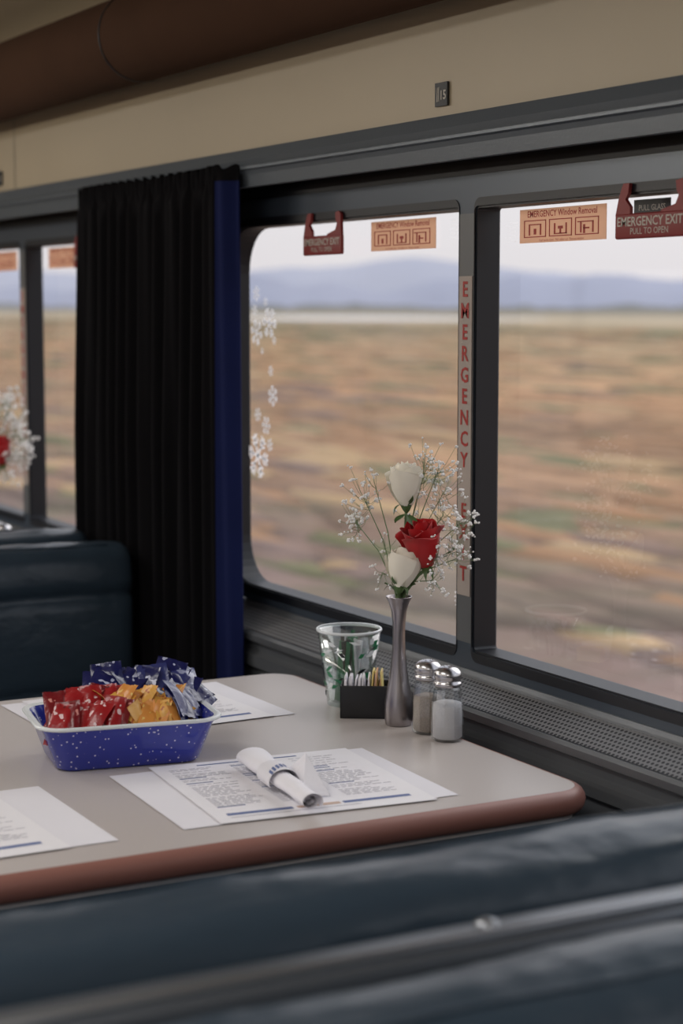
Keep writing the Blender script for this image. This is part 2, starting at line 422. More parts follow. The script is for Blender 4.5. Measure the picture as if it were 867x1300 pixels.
# added unseen strip fills on the opposite cove, brightening right panel and ceiling
for yy in (-.2,2.3,4.8):
    e=empty('cove_strip_fill',(-1.30,yy,1.83))
    hb=MB();hb.bbox((-.104,-1.15,-.05),(-.004,1.15,.06),.006,M['offwhite']);hb.make('fill_housing',e)
    L=bpy.data.lights.new('cove_fill_light','AREA');L.shape='RECTANGLE';L.size=.10;L.size_y=2.2;L.energy=(5,4.5,20)[(-.2,2.3,4.8).index(yy)];L.color=(1,.92,.82)
    lo=bpy.data.objects.new('fill_source',L);scene.collection.objects.link(lo);lo.parent=e;lo.location=(0,0,0);lo.rotation_euler=(0,math.radians(-98),0)
L=bpy.data.lights.new('hazy_sun','SUN');L.energy=1.4;L.angle=math.radians(50);L.color=(1,.965,.93)
lo=bpy.data.objects.new('hazy_sun',L);scene.collection.objects.link(lo)
lo.rotation_euler=Vector((-.80,-.18,-.55)).to_track_quat('-Z','Y').to_euler()

# ---------------------------------------------------------------- signs & decals
def sticker(y0,y1,z0,z1):
    b=MB();b.box((1.4995,y0,z0),(1.5003,y1,z1),M['cream'])
    cy=(y0+y1)/2
    text(b,'EMERGENCY Window Removal',.0125,M['redtxt'],(1.4990,cy,z1-.0075),bold=.0002)
    text(b,'Push handle down   Pull rubber out   Remove window',.0048,M['redtxt'],(1.4990,cy,z0+.003))
    for k in range(3):
        a=y1-.012-k*(y1-y0-.02)/3;w=(y1-y0-.02)/3-.008
        t=.0013
        def fr(ya,yb,za,zb): b.box((1.4985,min(ya,yb),min(za,zb)),(1.4993,max(ya,yb),max(za,zb)),M['redtxt'])
        zt_=z1-.0155;zb_=z0+.0075
        fr(a,a-w,zt_,zt_-t);fr(a,a-w,zb_,zb_+t);fr(a,a-t,zb_,zt_);fr(a-w,a-w+t,zb_,zt_)
        fr(a-w*.22,a-w*.27,zb_+.003,zt_-.006);fr(a-w*.73,a-w*.78,zb_+.003,zt_-.006)
        if k==0: fr(a-w*.22,a-w*.78,zt_-.007,zt_-.0055);fr(a-w*.45,a-w*.55,zb_+.004,zb_+.012)
        if k==1: fr(a-w*.22,a-w*.78,zb_+.003,zb_+.0045);fr(a-w*.40,a-w*.6,zb_+.010,zb_+.014);fr(a-w*.47,a-w*.53,zb_+.003,zb_+.01)
        if k==2: fr(a-w*.10,a-w*.78,zt_-.007,zt_-.0055);fr(a-w*.35,a-w*.42,zb_+.002,zb_+.014);fr(a-w*.35,a-w*.6,zb_+.008,zb_+.01)
    recalc(b.make('window_removal_sticker'))
def handle(y0,y1,z0,z1):
    b=MB();yc=(y0+y1)/2
    b.bbox((1.456,y0,z0),(1.4625,y1,z0+.032),.0025,M['red'])
    text(b,'EMERGENCY EXIT',(y1-y0)*.115,M['offwhite'],(1.4555,yc,z0+.021),bold=.0002)
    text(b,'PULL TO OPEN',(y1-y0)*.08,M['offwhite'],(1.4555,yc,z0+.009))
    def plate(pts):
        n=len(pts);vs=[(1.457,a,c) for a,c in pts]+[(1.462,a,c) for a,c in pts]
        fs=[tuple(range(n)),tuple(range(2*n-1,n-1,-1))]+[(i,(i+1)%n,n+(i+1)%n,n+i) for i in range(n)]
        b.add(vs,fs,M['red'])
    h=z1+.010
    plate([(y1,z0+.03),(y1-.006,z0+.05),(y1-.012,h-.006),(y1-.016,h),(y1-.028,h),(y1-.026,h-.012),(y1-.020,z0+.05),(y1-.030,z0+.040),(y1-.030,z0+.03)])
    plate([(y0+.002,z0+.03),(y0+.004,h-.004),(y0+.010,h),(y0+.022,h-.002),(y0+.020,h-.014),(y0+.016,z0+.05),(y0+.022,z0+.040),(y0+.05,z0+.034),(y0+.05,z0+.03)])
    recalc(b.make('emergency_window_handle'))
for off in (0,1.98,3.96,-1.98):
    sticker(2.470+off,2.672+off,1.430,1.477);sticker(2.035+off,2.240+off,1.430,1.477)
    handle(2.695+off,2.830+off,1.426,1.486);handle(1.815+off,1.958+off,1.426,1.486)
    b=MB();z=1.365;yc=2.325+off
    b.box((1.4625,yc-.0175,.915),(1.4640,yc+.0175,1.385),M['strip'])
    for ch in 'EMERGENCY  EXIT':
        if ch!=' ': text(b,ch,.031,M['redtxt'],(1.4618,yc,z),bold=.0006)
        z-=.0312 if ch!=' ' else .022
    recalc(b.make('emergency_exit_strip'))
    b=MB();T=Matrix.Translation((1.402,2.295+off,1.6390))
    b.T=T
    b.box((-.0015,-.0165,-.0165),(.0015,.0165,.0165),M['dgrey'])
    text(b,'15' if off==0 else '13',.018,M['offwhite'],(-.0022,-.006,-.002),bold=.0004)
    b.box((-.0022,.0085,-.010),(-.001,.0105,.010),M['offwhite']);b.box((-.0022,.0045,-.010),(-.001,.006,.010),M['offwhite']);b.box((-.0022,.0075,.002),(-.001,.0115,.010),M['offwhite'])
    recalc(b.make('table_number_sign'))
b=MB();b.box((1.4992,1.90,1.452),(1.5003,1.975,1.478),M['dgrey']);text(b,'PULL GLASS',.0105,M['offwhite'],(1.4988,1.937,1.467));recalc(b.make('pull_glass_label'))
def flake(b,y,z,r,rot=0):
    x=1.5030
    def seg(p,q,w):
        p=Vector(p);q=Vector(q);d=(q-p).normalized();n=Vector((-d.y,d.x))*w/2
        P=[p+n,p-n,q-n,q+n];b.add([(x,y+a.x,z+a.y) for a in P],[(0,1,2,3)],M['white'])
    for k in range(6):
        a=rot+k*pi/3;d=Vector((math.cos(a),math.sin(a)));seg((0,0),d*r,r*.13)
        for t in (.45,.7):
            for s in (-1,1):
                a2=a+s*pi/4;seg(d*r*t,d*r*t+Vector((math.cos(a2),math.sin(a2)))*r*.36*(1.3-t*.5),r*.10)
b=MB();random.seed(4)
for (y,z,r) in ((3.108,1.294,.024),(3.055,1.312,.028),(3.042,1.18,.019),(3.105,1.067,.042),(3.070,1.125,.017),(3.108,1.365,.014),(3.105,1.143,.013),(3.05,1.225,.010),(3.055,1.090,.012),(3.115,1.335,.010),(3.07,1.350,.008),(3.085,1.26,.006),(3.035,1.28,.008)):
    flake(b,y,z,r,random.random())
b.make('snowflake_decals')
b=MB()
random.seed(5)
for (yc,zc,w,n) in ((2.265,1.46,.03,5),(2.42,1.47,.05,5),(2.40,.905,.03,4)):
    for r in range(n): text(b,''.join(random.choice('EMNRSATUO ') for _ in range(10)),.0045,M['white'],(1.5030,yc,zc-r*.0065))
b.make('glass_maker_marks')

# ---------------------------------------------------------------- curtain
def curtain():
    b=MB();random.seed(3)
    nu,nv=280,40
    def f(u,v):
        z=1.580-(1.580-.60)*v
        s=u
        if s<.08:
            t=s/.08;y=2.932+.038*t+ .005*math.sin(v*3);x=1.385-.036*t+.003*math.sin(t*9+v*2)
            y-=.006*v
        else:
            t=(s-.08)/.92;y=2.97+.69*t
            w=math.sin(t*2*pi*12+ .9*math.sin(t*7)+.6*math.sin(v*2.2+t*9))
            w2=math.sin(t*2*pi*27+1.3+v*1.5)
            amp=.007+.012*min(1,v*2)
            x=1.366+amp*w*min(1,t*12)+.003*w2
            if v<.05: x=1.370+.006*math.sin(t*2*pi*34)
            x-= .017*max(0,1-t*12)
        if v<.02: z+=.004*math.sin(u*120)
        return (x,y,z)
    b.grid(f,nu,nv,M['curtain'])
    k=b.mi(M['liner'])
    for i in range(len(b.m)):
        if (i%nu)/nu<.07 and (i//nu)>0: b.m[i]=k
    o=b.make('window_curtain')
    md=o.modifiers.new('solid','SOLIDIFY');md.thickness=.003
    return o
curtain()

# ---------------------------------------------------------------- booth seats
def backprof(y0,y1,ztop,zbot,r,grooves=(),front=1):
    pts=[];n=8
    for k in range(n+1):
        a=pi-k/n*pi/2;pts.append((y0+r+r*math.cos(a),ztop-r+r*math.sin(a)))
    for k in range(1,6):
        t=k/6;pts.append((y0+r+(y1-y0-2*r)*t,ztop+.003*math.sin(pi*t)))
    for k in range(n+1):
        a=pi/2-k/n*pi/2;pts.append((y1-r+r*math.cos(a),ztop-r+r*math.sin(a)))
    def side(y,sg):
        out=[]
        for g in grooves: 
            out+=[(y+sg*.004,g+.03),(y,g+.008),(y-sg*.009,g),(y,g-.008),(y+sg*.004,g-.03)]
        return out
    right=side(y1,1) if front>0 else []
    left=side(y0,-1)[::-1] if front<0 else []
    pts+=right+[(y1,zbot),(y0,zbot)]+left
    return pts
def seat(yb0,yb1,front,x0=.30,x1=1.325,zt=.890):
    e=empty('booth_seat',((x0+x1)/2,(yb0+yb1)/2,0))
    b=MB();c=e.location
    pr=backprof(yb0,yb1,zt,.25,.040,(.80,.62),front=front)
    extrude_x(b,pr,x0,x1,M['vinyl'],90,True,.03)
    nz=[]
    for (x,y,z) in b.v:
        q=mnoise.noise(Vector((x*5,y*9,z*9)))*.005+mnoise.noise(Vector((x*15,y*18,z*18)))*.0018+abs(mnoise.noise(Vector((x*30,y*12,z*12))))*.0018
        nz.append((x,y+q*.5,z+q))
    b.v=nz
    ysm=yb1-.036 if front>0 else yb0+.036
    b.tube([(x0+.04+(x1-x0-.08)*k/30,ysm,zt+.0005+mnoise.noise(Vector(((x0+.04+(x1-x0-.08)*k/30)*5,ysm*9,zt*9)))*.005) for k in range(31)],.0022,M['vinyl'],6)
    b.v=[(x-c.x,y-c.y,z) for x,y,z in b.v];o=b.make('backrest',e);recalc(o)
    b=MB()
    ya,yb=(yb1-.02,yb1+.40) if front>0 else (yb0-.40,yb0+.02)
    b.bbox((x0,ya,.30),(x1,yb,.45),.035,M['vinyl'],4)
    b.box((x0+.03,ya+.04,0),(x1-.03,yb-.04,.31),M['pedestal'])
    b.v=[(x-c.x,y-c.y,z) for x,y,z in b.v];b.make('cushion',e)
def divider(y0,y1,z,x0=.30,x1=1.34):
    b=MB()
    b.bbox((x0,y0,0),(x1,y1,z),.008,M['rail'])
    b.bbox((x0,y0+.008,z-.004),(x1,y0+.018,z+.006),.003,M['steel2'])
    b.bbox((x0,y0-.018,z-.05),(x1,y1+.018,z-.028),.004,M['rail'])
    b.lathe([(.001,0),(.008,0.0),(.010,.003),(.008,.006),(.003,.008),(.0005,.0085)],M['steel2'],20,c=(.745,(y0+y1)/2+.006,z-.001))
    recalc(b.make('seat_divider_rail'))
seat(1.205,1.345,1);seat(.945,1.085,-1);divider(1.114,1.168,.876)
seat(3.28,3.42,-1);seat(3.50,3.64,1);divider(3.443,3.478,.872)
seat(5.26,5.40,-1)

# ---------------------------------------------------------------- table
def table(oy):
    x0,x1,y0,y1=.30,1.355,1.826,2.69
    y0+=oy;y1+=oy;cx,cy=(x0+x1)/2,(y0+y1)/2
    e=empty('dining_table',(cx,cy,0))
    b=MB()
    def lp(ins,z,r=.055):
        return [(px-cx,py-cy,z) for px,py in rrect(x0+ins,x1-ins,y0+ins,y1-ins,[r-ins]*4,8)]
    def loft(loops,mat,cap0=False,cap1=False,smooth=True):
        n=len(loops[0]);vs=[p for l in loops for p in l];fs=[]
        for j in range(len(loops)-1):
            for i in range(n):
                k=(i+1)%n;fs.append((j*n+i,j*n+k,(j+1)*n+k,(j+1)*n+i))
        if cap0: fs.append(tuple(range(n))[::-1])
        if cap1: fs.append(tuple((len(loops)-1)*n+i for i in range(n)))
        b.add(vs,fs,mat,smooth)
    loft([lp(.016,.712),lp(.016,.7495)],M['tabletop'],True,False,False)
    b.add(lp(.014,.75),[tuple(range(36))],M['tabletop'])
    ed=[]
    for k in range(9):
        a=-pi/2+k/8*pi;ed.append(lp(.014-.014*math.cos(a),.7340+.0160*math.sin(a)))
    loft(ed,M['tableedge'])
    loft([lp(.02,.716),ed[0]],M['tableedge'],True)
    b.make('top',e)
    b=MB()
    b.bbox((-.06,-.09,.0),(.06,.09,.715),.01,M['pedestal']);b.bbox((-.2,-.24,0),(.2,.24,.03),.008,M['pedestal']);b.bbox((-.2,-.2,.69),(.2,.2,.713),.005,M['pedestal'])
    b.make('pedestal',e)
table(0);table(1.98)

TZ=.75
# ---------------------------------------------------------------- papers
def sheet(name,cx,cy,w,h,rot,z,mat,deco=None,curl=0):
    b=MB()
    b.grid(lambda u,v:((u-.5)*w,(v-.5)*h,.0006+curl*(abs(u-.5)*2)**6*.5),12,4,mat)
    b.add([(-w/2,-h/2,0),(w/2,-h/2,0),(w/2,h/2,0),(-w/2,h/2,0)],[(3,2,1,0)],mat)
    if deco: deco(b,w,h)
    return b.make(name,loc=(cx,cy,z),rot=(0,0,math.radians(rot)))
def menudeco(b,w,h):
    random.seed(11);z=.0009
    def q(x,y,ww,hh,mat): b.add([(x,y,z),(x+ww,y,z),(x+ww,y+hh,z),(x,y+hh,z)],[(0,1,2,3)],mat)
    for col in range(3):
        x=-w/2+.018+col*(w-.03)/3;y=h/2-.03
        while y>-h/2+.06:
            if random.random()<.18:
                q(x,y,.035,.0028,M['inkblue']);y-=.0085;continue
            xx=x
            L=(w-.03)/3-.015-random.random()*.025
            while xx<x+L:
                ww=random.uniform(.005,.013);q(xx,y,ww,.0015,M['ink']);xx+=ww+.0025
            y-=.0062 if random.random()>.15 else .011
    q(-w/2+.018,-h/2+.028,w*.30,.009,M['inkblue']);q(-w/2+.018+w*.32,-h/2+.028,w*.2,.009,M['tan']);q(w*.1,-h/2+.028,w*.32,.009,M['inkblue'])
    q(-w/2+.018,-h/2+.018,w*.6,.0016,M['ink']);q(-w/2+.06,h/2-.018,w*.5,.004,M['inkblue'])
def place(cx,cy,rot,rot2,mdx):
    sheet('placemat',cx,cy,.355,.268,rot,TZ+.0004,M['paper'])
    sheet('menu',cx+mdx,cy+.002,.275,.285,rot2,TZ+.0015,M['menu'],menudeco,.0)
place(1.01,2.027,-3,-5.5,.012)
place(.567,2.032,0,1,-.02)
place(1.033,2.515,1,3,.0)
place(.567,2.515,0,-2,-.03)
def napkin(x0,y0,x1,y1,flap=True):
    cx,cy=(x0+x1)/2,(y0+y1)/2;L=math.hypot(x1-x0,y1-y0);rot=math.atan2(y1-y0,x1-x0)
    b=MB()
    def f(u,v):
        a=v*2*pi*2.6-.6
        wide=1+.45*max(0,.35-u)/.35
        r=(.0145-.0125*v)*(1+.05*math.sin(u*19+a))*(.93+.1*math.sin(u*4+1))
        endp=.010*(v)*(1 if u>.5 else -1)*(abs(u-.5)*2)**6
        return ((u-.5)*L-endp,r*math.cos(a)*wide*1.15,.0140+r*math.sin(a)*.92)
    b.grid(f,40,70,M['napkin'])
    x0b,x1b=-.035,.015
    b.grid(lambda u,v:((x0b+(x1b-x0b)*u),.0166*math.cos(pi*(-.15+1.3*v))*1.15,.0140+.0150*math.sin(pi*(-.15+1.3*v))),4,20,M['paper'])
    for k in range(7):
        a0=pi*(.12+.1*k)
        P=[]
        for (dx,da) in ((-.026+.004*k,0),(-.012+.004*k,0),(-.008+.004*k,.2),(-.022+.004*k,.2)):
            P.append((dx,.0170*1.15*math.cos(a0+da),.0140+.0154*math.sin(a0+da)))
        b.add(P,[(0,1,2,3)],M['inkblue'])
    if flap:
        P=[Vector((-.045,.012,.004)),Vector((.045,.014,.004)),Vector((.055,.045,.0015)),Vector((-.002,.034,.042)),Vector((-.02,.05,.002))]
        b.add(P,[(0,1,3),(1,2,3),(0,3,4)],M['napkin']);b.add([p+Vector((0,.001,-.0005)) for p in P],[(3,1,0),(3,2,1)],M['napkin'])
    b.make('rolled_napkin',loc=(cx,cy,TZ+.0024),rot=(0,0,rot))
napkin(1.014,2.121,.981,1.885)
napkin(1.02,2.655,.99,2.43,False)

# ---------------------------------------------------------------- enamel tray with packets
def tray(cx,cy,rot):
    e=empty('enamel_tray',(cx,cy,TZ),(0,0,math.radians(rot)))
    b=MB()
    def lp(w,d,z,r): return [(x,y,z) for x,y in rrect(-w/2,w/2,-d/2,d/2,[r]*4,8)]
    st=[(.180,.115,.0,.02),(.190,.125,.004,.024),(.222,.150,.050,.028),(.230,.158,.056,.032),(.242,.170,.058,.036),(.245,.173,.0605,.038),(.241,.169,.063,.036),(.226,.154,.061,.03),(.216,.144,.050,.026),(.184,.119,.006,.022)]
    loops=[lp(*s) for s in st];n=len(loops[0])
    def loft(ls,mat,c0,c1):
        vs=[p for l in ls for p in l];fs=[]
        for j in range(len(ls)-1):
            for i in range(n):
                k=(i+1)%n;fs.append((j*n+i,j*n+k,(j+1)*n+k,(j+1)*n+i))
        if c0: fs.append(tuple(range(n))[::-1])
        if c1: fs.append(tuple((len(ls)-1)*n+i for i in range(n)))
        b.add(vs,fs,mat,True)
    loft(loops[:4],M['enamel'],True,False);loft(loops[3:8],M['cuprim'],False,False);loft(loops[7:],M['enamel'],False,True)
    b.make('tray_body',e)
    def packet(b,mat,c,ax,w=.040,h=.066,t=.006):
        R=Euler(ax).to_matrix().to_4x4();b.T=Matrix.Translation(c)@R
        ph=random.random()*6
        def f(sg):
            def g(u,v):
                x=(u-.5)*2;y=(v-.5)*2
                m=max(0,1-abs(x)**3)*max(0,1-(abs(y)/.86)**4 if abs(y)<.86 else 0)
                return (x*w/2,y*h/2,sg*t*m+.0015*math.sin(y*3+ph)+.0010*math.sin(x*4+ph*2)+.0006*math.sin(x*14)*(abs(y)>.8))
            return g
        b.grid(f(1),9,14,mat);b.grid(f(-1),9,14,mat);b.T=Matrix.Identity(4)
    random.seed(21);rd=math.radians;U=random.uniform;ch=random.choice
    b=MB()
    for i in range(8):
        packet(b,ch((M['ketch'],M['ketch'],M['ketch2'])),(-.086+.0108*i,-.034+.003*(i%2)+U(-.004,.004),.056+U(-.003,.005)),(rd(U(46,62)),rd(U(-10,10)),rd(-38+U(-12,12))),.030,.062,.005)
    for i in range(8):
        packet(b,ch((M['ketch'],M['ketch'],M['ketch2'])),(-.084+.0108*i,.010+U(-.006,.006),.064+U(0,.007)),(rd(U(34,54)),rd(U(-12,12)),rd(U(-45,-5))),.030,.062,.005)
    for i in range(8):
        packet(b,M['ketch'],(U(-.07,-.02),U(-.025,.03),.025+i*.003),(U(-.2,.2),U(-.2,.2),U(-1,1)),.036,.05,.005)
    b.make('ketchup_packets',e)
    b=MB()
    for i in range(12):
        packet(b,ch((M['must'],M['must'],M['must2'])),(.010+.0060*i,-.038+U(-.008,.010),.056+U(-.004,.005)),(rd(U(30,62)),rd(U(-25,25)),rd(U(-40,50))),.028,.052,.0022)
    for i in range(16):
        packet(b,ch((M['must'],M['must'],M['must2'])),(-.012+.0056*i,-.002+U(-.010,.016),.070+U(-.004,.007)),(rd(U(8,50)),rd(U(-25,25)),rd(U(-70,70))),.028,.054,.0022)
    for i in range(12):
        packet(b,M['must'],(U(-.02,.06),U(-.03,.03),.022+i*.003),(U(-.2,.2),U(-.2,.2),U(-1,1)),.034,.05,.004)
    b.make('mustard_packets',e)
    b=MB()
    for i in range(20):
        packet(b,ch((M['mayo'],M['mayo'],M['mayo2'])),(-.020+.0068*i,.048+U(-.012,.010),.079+U(-.008,.013)),(rd(U(25,62)),rd(U(-30,30)),rd(U(-60,60))),.042,.064,.004)
    for i in range(15):
        packet(b,ch((M['mayo'],M['mayo'],M['mayo2'])),(.084+U(-.012,.014),-.030+.0062*i,.064+U(-.006,.014)),(rd(U(20,60)),rd(U(-5,30)),rd(U(10,90))),.038,.058,.004)
    for i in range(6):
        packet(b,M['mayo'],(U(.04,.07),U(-.02,.04),.022+i*.004),(U(-.2,.2),U(-.2,.2),U(-1,1)),.038,.054,.005)
    b.make('mayonnaise_packets',e)
tray(.893,2.262,-10)

# ---------------------------------------------------------------- vase & flowers
def rose(b,T,R,H,mat,seed,opn=.2):
    rnd=random.Random(seed);old=b.T;b.T=old@T
    layers=[(2,.14,.97,220,0,.55),(2,.30,.99,200,.0,.55),(3,.48,.99,160,.03,.55),(3,.68,.98,150,.05+opn*.3,.54),(3,.88,.94,138,.08+opn*.6,.52),(3,1.02,.86,124,.11+opn,.49)]
    for li,(n,rs,hs,span,curl,pe) in enumerate(layers):
        for k in range(n):
            a0=2*pi*k/n+li*1.1+rnd.uniform(-.2,.2);sp=math.radians(span)
            hh=H*hs*rnd.uniform(.96,1.02);wob=rnd.uniform(0,6)
            def f(u,v):
                s=(u-.5)*2;t=v
                w=.45+.55*math.sin(pi/2*min(1,t*1.6))
                if t>.80: w*=.66+.34*math.sqrt(max(0,1-((t-.80)/.20)**2))
                a=a0+s*sp/2*w
                pr=max(.02,math.sin(pi*(.09+pe*t)))**.85
                lip=max(0,t-.70)
                r=R*rs*pr+R*.13*s*(.3+.7*t)+curl*R*lip**1.5*6*(1+.3*math.sin(s*3+wob))+curl*R*.35*abs(s)**4*t
                z=hh*(t-.09*abs(s)**3*t)+R*.04*math.sin(s*4+wob)*t*t-curl*R*max(0,t-.80)**2*18
                return (r*math.cos(a),r*math.sin(a),z)
            b.grid(f,14,16,mat)
    b.lathe([(.0015,-.010),(R*.22,-.006),(R*.36,.001),(R*.30,.006)],M['leaf'],12,cap=False)
    for k in range(5):
        a=2*pi*k/5+rnd.random()
        def g(u,v):
            s=(u-.5)*2;w=.0045*math.sin(pi*min(1,v*.85+.15))*(1-v*.6)
            r=R*.34+R*.55*math.sin(v*1.6);z=H*.04+ (H*.20*v if k%2 else -H*.25*v*v)
            return (r*math.cos(a)-s*w*math.sin(a),r*math.sin(a)+s*w*math.cos(a),z)
        b.grid(g,2,6,M['leaf'])
    b.T=old
def leafm(b,p,d,up,L,w,mat):
    p=Vector(p);d=Vector(d).normalized();up=Vector(up);sd=d.cross(up).normalized()
    nn=sd.cross(d)
    def f(u,v):
        s=(u-.5)*2
        return p+d*L*v+sd*s*w*math.sin(pi*min(1,v*.97+.03))**.8+nn*(.15*L*math.sin(v*2)+.25*w*abs(s))
    b.grid(f,4,8,mat)
def vase(x,y,seed=1,big=1.0):
    e=empty('bud_vase_with_roses',(x,y,TZ),(0,0,math.radians(-28.4)))
    b=MB()
    b.lathe([(.001,.0),(.0175,.0),(.0190,.002),(.0200,.010),(.0206,.020),(.0202,.032),(.0180,.046),(.0148,.062),(.0118,.082),(.0097,.105),(.0088,.130),(.0092,.148),(.0110,.164),(.0145,.176),(.0182,.183),(.0186,.1845),(.0178,.1845),(.013,.176),(.009,.165),(.007,.15),(.001,.14)],M['pewter'],40)
    b.make('vase',e)
    zm=.18
    b=MB()
    rs=[((.010,.006,.312),.0230,.062,M['rose_w'],3,(.08,.05),.03),
        ((.038,-.010,.228),.0255,.070,M['rose_r'],5,(.24,.16),.18),
        ((.000,-.020,.200),.0235,.058,M['rose_w'],9,(.22,-.12),.05)]
    for (p,R,H,mt,sd,(tx,ty),op) in rs:
        T=Matrix.Translation(p)@Euler((tx,ty,sd)).to_matrix().to_4x4()
        rose(b,T,R,H,mt,sd,op)
        q=Vector(p);b.tube([(0,0,zm-.03),(q.x*.2,q.y*.2,zm+.008),(q.x*.8,q.y*.9,max(zm+.012,q.z-.05) if q.z>.26 else q.z-.008),tuple(q+Vector((0,0,-.004)))],[.0022,.0022,.002,.0022],M['stem'],6)
    b.make('roses',e)
    b=MB();rnd=random.Random(seed)
    for (p,d,L,w) in (((0,0,.185),(-.8,-.4,.55),.030,.008),((0,0,.185),(.9,-.3,.5),.030,.008),((.0,0,.19),(-.4,-.8,.9),.028,.009),((.0,.0,.19),(.35,-.7,.9),.032,.010),((.008,0,.30),(-.7,-.5,-.7),.020,.007),((.012,-.004,.30),(.3,-.6,-.75),.024,.008),((.01,0,.2),(.5,.2,1),.04,.008)):
        leafm(b,p,d,(0,0,1),L,w,M['leaf'])
    b.make('leaves',e)
    b=MB()
    tips=[(-.062,.01,.290,34),(-.050,-.01,.325,24),(-.035,.02,.345,10),(.040,.02,.375,30),(.055,.0,.365,28),(.065,.01,.335,20),(.088,.0,.290,30),(.078,-.02,.255,26),(.065,.02,.30,24),(.055,-.02,.245,22),(.050,-.02,.210,18),(-.020,.02,.25,8),(-.025,-.01,.220,10),(.03,.03,.29,14),(.090,.01,.240,14),(.030,.01,.345,14)]
    for (tx,ty,tz,n) in tips:
        m=Vector((tx*.45,ty*.5,zm+(tz-zm)*.5+.012))
        tip=Vector((tx,ty,tz))
        b.tube([(0,0,zm-.02),(tx*.12,ty*.1,zm+.02),m,m*.35+tip*.65,tip*.95+m*.05],[.0009,.0009,.0008,.0006,.0005],M['stem'],4)
        hub=m*.3+tip*.7
        for k in range(n):
            q=tip+Vector((rnd.gauss(0,.014),rnd.gauss(0,.014),rnd.gauss(.002,.015)))
            h2=hub+(tip-hub)*rnd.random()
            b.tube([h2,(h2+q)/2+Vector((0,0,-.003)),q],.0003,M['stem'],3)
            r=rnd.choice((.0016,.0020,.0024,.0028))*big
            b.ball(q,r,M['breath'],1,(1,1,.85))
            if r>.0018:
                for _ in range(3): b.ball(q+Vector((rnd.gauss(0,.0018),rnd.gauss(0,.0018),rnd.gauss(0,.0016))),r*.7,M['breath'],1)
    b.make('babys_breath',e)
vase(1.311,2.254);vase(1.328,4.182,4,1.7)

# ---------------------------------------------------------------- shakers, caddy, cup
def shaker(x,y,fill,rot=0,name='salt_shaker'):
    e=empty(name,(x,y,TZ),(0,0,rot))
    b=MB()
    b.lathe([(.0185,0),(.0225,.003),(.0225,.012),(.0215,.055),(.0185,.072),(.0165,.078)],M['jar'],10,smooth=False)
    b.make('glass_body',e)
    b=MB();b.lathe([(.0165,.003),(.0205,.006),(.0202,.045),(.0195,.052),(.010,.055),(.0005,.054)],fill,20);b.make('filling',e)
    b=MB();b.lathe([(.0172,.075),(.0192,.077),(.0192,.081),(.0176,.082),(.0180,.086),(.0190,.088),(.0190,.092),(.0178,.096),(.0135,.1005),(.007,.103),(.0005,.1035)],M['steel'],28)
    for i in range(7):
        a=2*pi*i/6;r=.006 if i<6 else 0
        b.ball((r*math.cos(a),r*math.sin(a),.1030),.0009,M['black'],1)
    b.make('lid',e)
for oy in (0,1.915):
    shaker(1.322,2.140+oy,M['salt'],.2);shaker(1.322,2.192+oy,M['pepper'],.5,'pepper_shaker')
def caddy(x,y,rot):
    e=empty('sugar_caddy',(x,y,TZ),(0,0,rot))
    b=MB();w,d,h,t=.072,.050,.048,.0025
    b.bbox((-w/2,-d/2,0),(w/2,d/2,.004),.0015,M['caddy'])
    b.bbox((-w/2,-d/2,0),(-w/2+t,d/2,h),.001,M['caddy']);b.bbox((w/2-t,-d/2,0),(w/2,d/2,h),.001,M['caddy'])
    b.bbox((-w/2,-d/2,0),(w/2,-d/2+t,h),.001,M['caddy']);b.bbox((-w/2,d/2-t,0),(w/2,d/2,h),.001,M['caddy'])
    b.make('box',e);b=MB();random.seed(8)
    for i in range(16):
        xx=-w/2+.006+i*(w-.014)/16;mt=M['paper'] if i<11 else (M['yellowp'] if i%2 else M['cream'])
        b.T=Matrix.Translation((xx,random.uniform(-.003,.003),.031+random.uniform(-.002,.003)+(.008 if i>=11 else 0)))@Euler((random.uniform(-.1,.1),random.uniform(-.12,.12),0)).to_matrix().to_4x4()
        b.bbox((-.0013,-.019,-.027),(.0013,.019,.027),.001,mt,2)
    b.make('sugar_packets',e)
caddy(1.300,2.330,math.radians(-32))
def cup(x,y):
    e=empty('plastic_cup',(x,y,TZ))
    b=MB()
    b.lathe([(.001,.002),(.030,.002),(.032,.0),(.033,.004),(.0475,.112),(.0465,.112),(.031,.006),(.001,.005)],M['cup'],48)
    b.lathe([(.0465,.110),(.0488,.111),(.0495,.113),(.0488,.115),(.0465,.1145)],M['cuprim'],48,cap=False)
    b.make('cup_body',e)
    b=MB();rnd=random.Random(2)
    for i in range(60):
        a=rnd.uniform(0,2*pi);z=rnd.uniform(.012,.100);da=rnd.uniform(.08,.26);dz=rnd.uniform(.003,.010);sk=rnd.uniform(-.25,.25)
        mt=rnd.choice((M['green'],M['cuprim'],M['cuprim'],M['green'],M['black']))
        def f(u,v):
            zz=z+dz*v;r=.0338+(zz-.004)/.108*.0145
            aa=a+da*u+sk*v
            return (r*math.cos(aa),r*math.sin(aa),zz)
        b.grid(f,4,2,mt)
    b.make('printed_pattern',e)
    b=MB()
    for i in range(11):
        a=rnd.uniform(0,2*pi);r=rnd.uniform(0,.014);mt=[M['paper'],M['black'],M['green'],M['paper']][i%4]
        b.T=Matrix.Translation((r*math.cos(a),r*math.sin(a),.054+rnd.uniform(-.004,.006)))@Euler((rnd.uniform(-.12,.12),rnd.uniform(-.12,.12),rnd.uniform(0,3))).to_matrix().to_4x4()
        b.bbox((-.011,-.0012,-.045),(.011,.0012,.045),.001,mt,2)
    b.make('tea_packets',e)
cup(1.317,2.412)

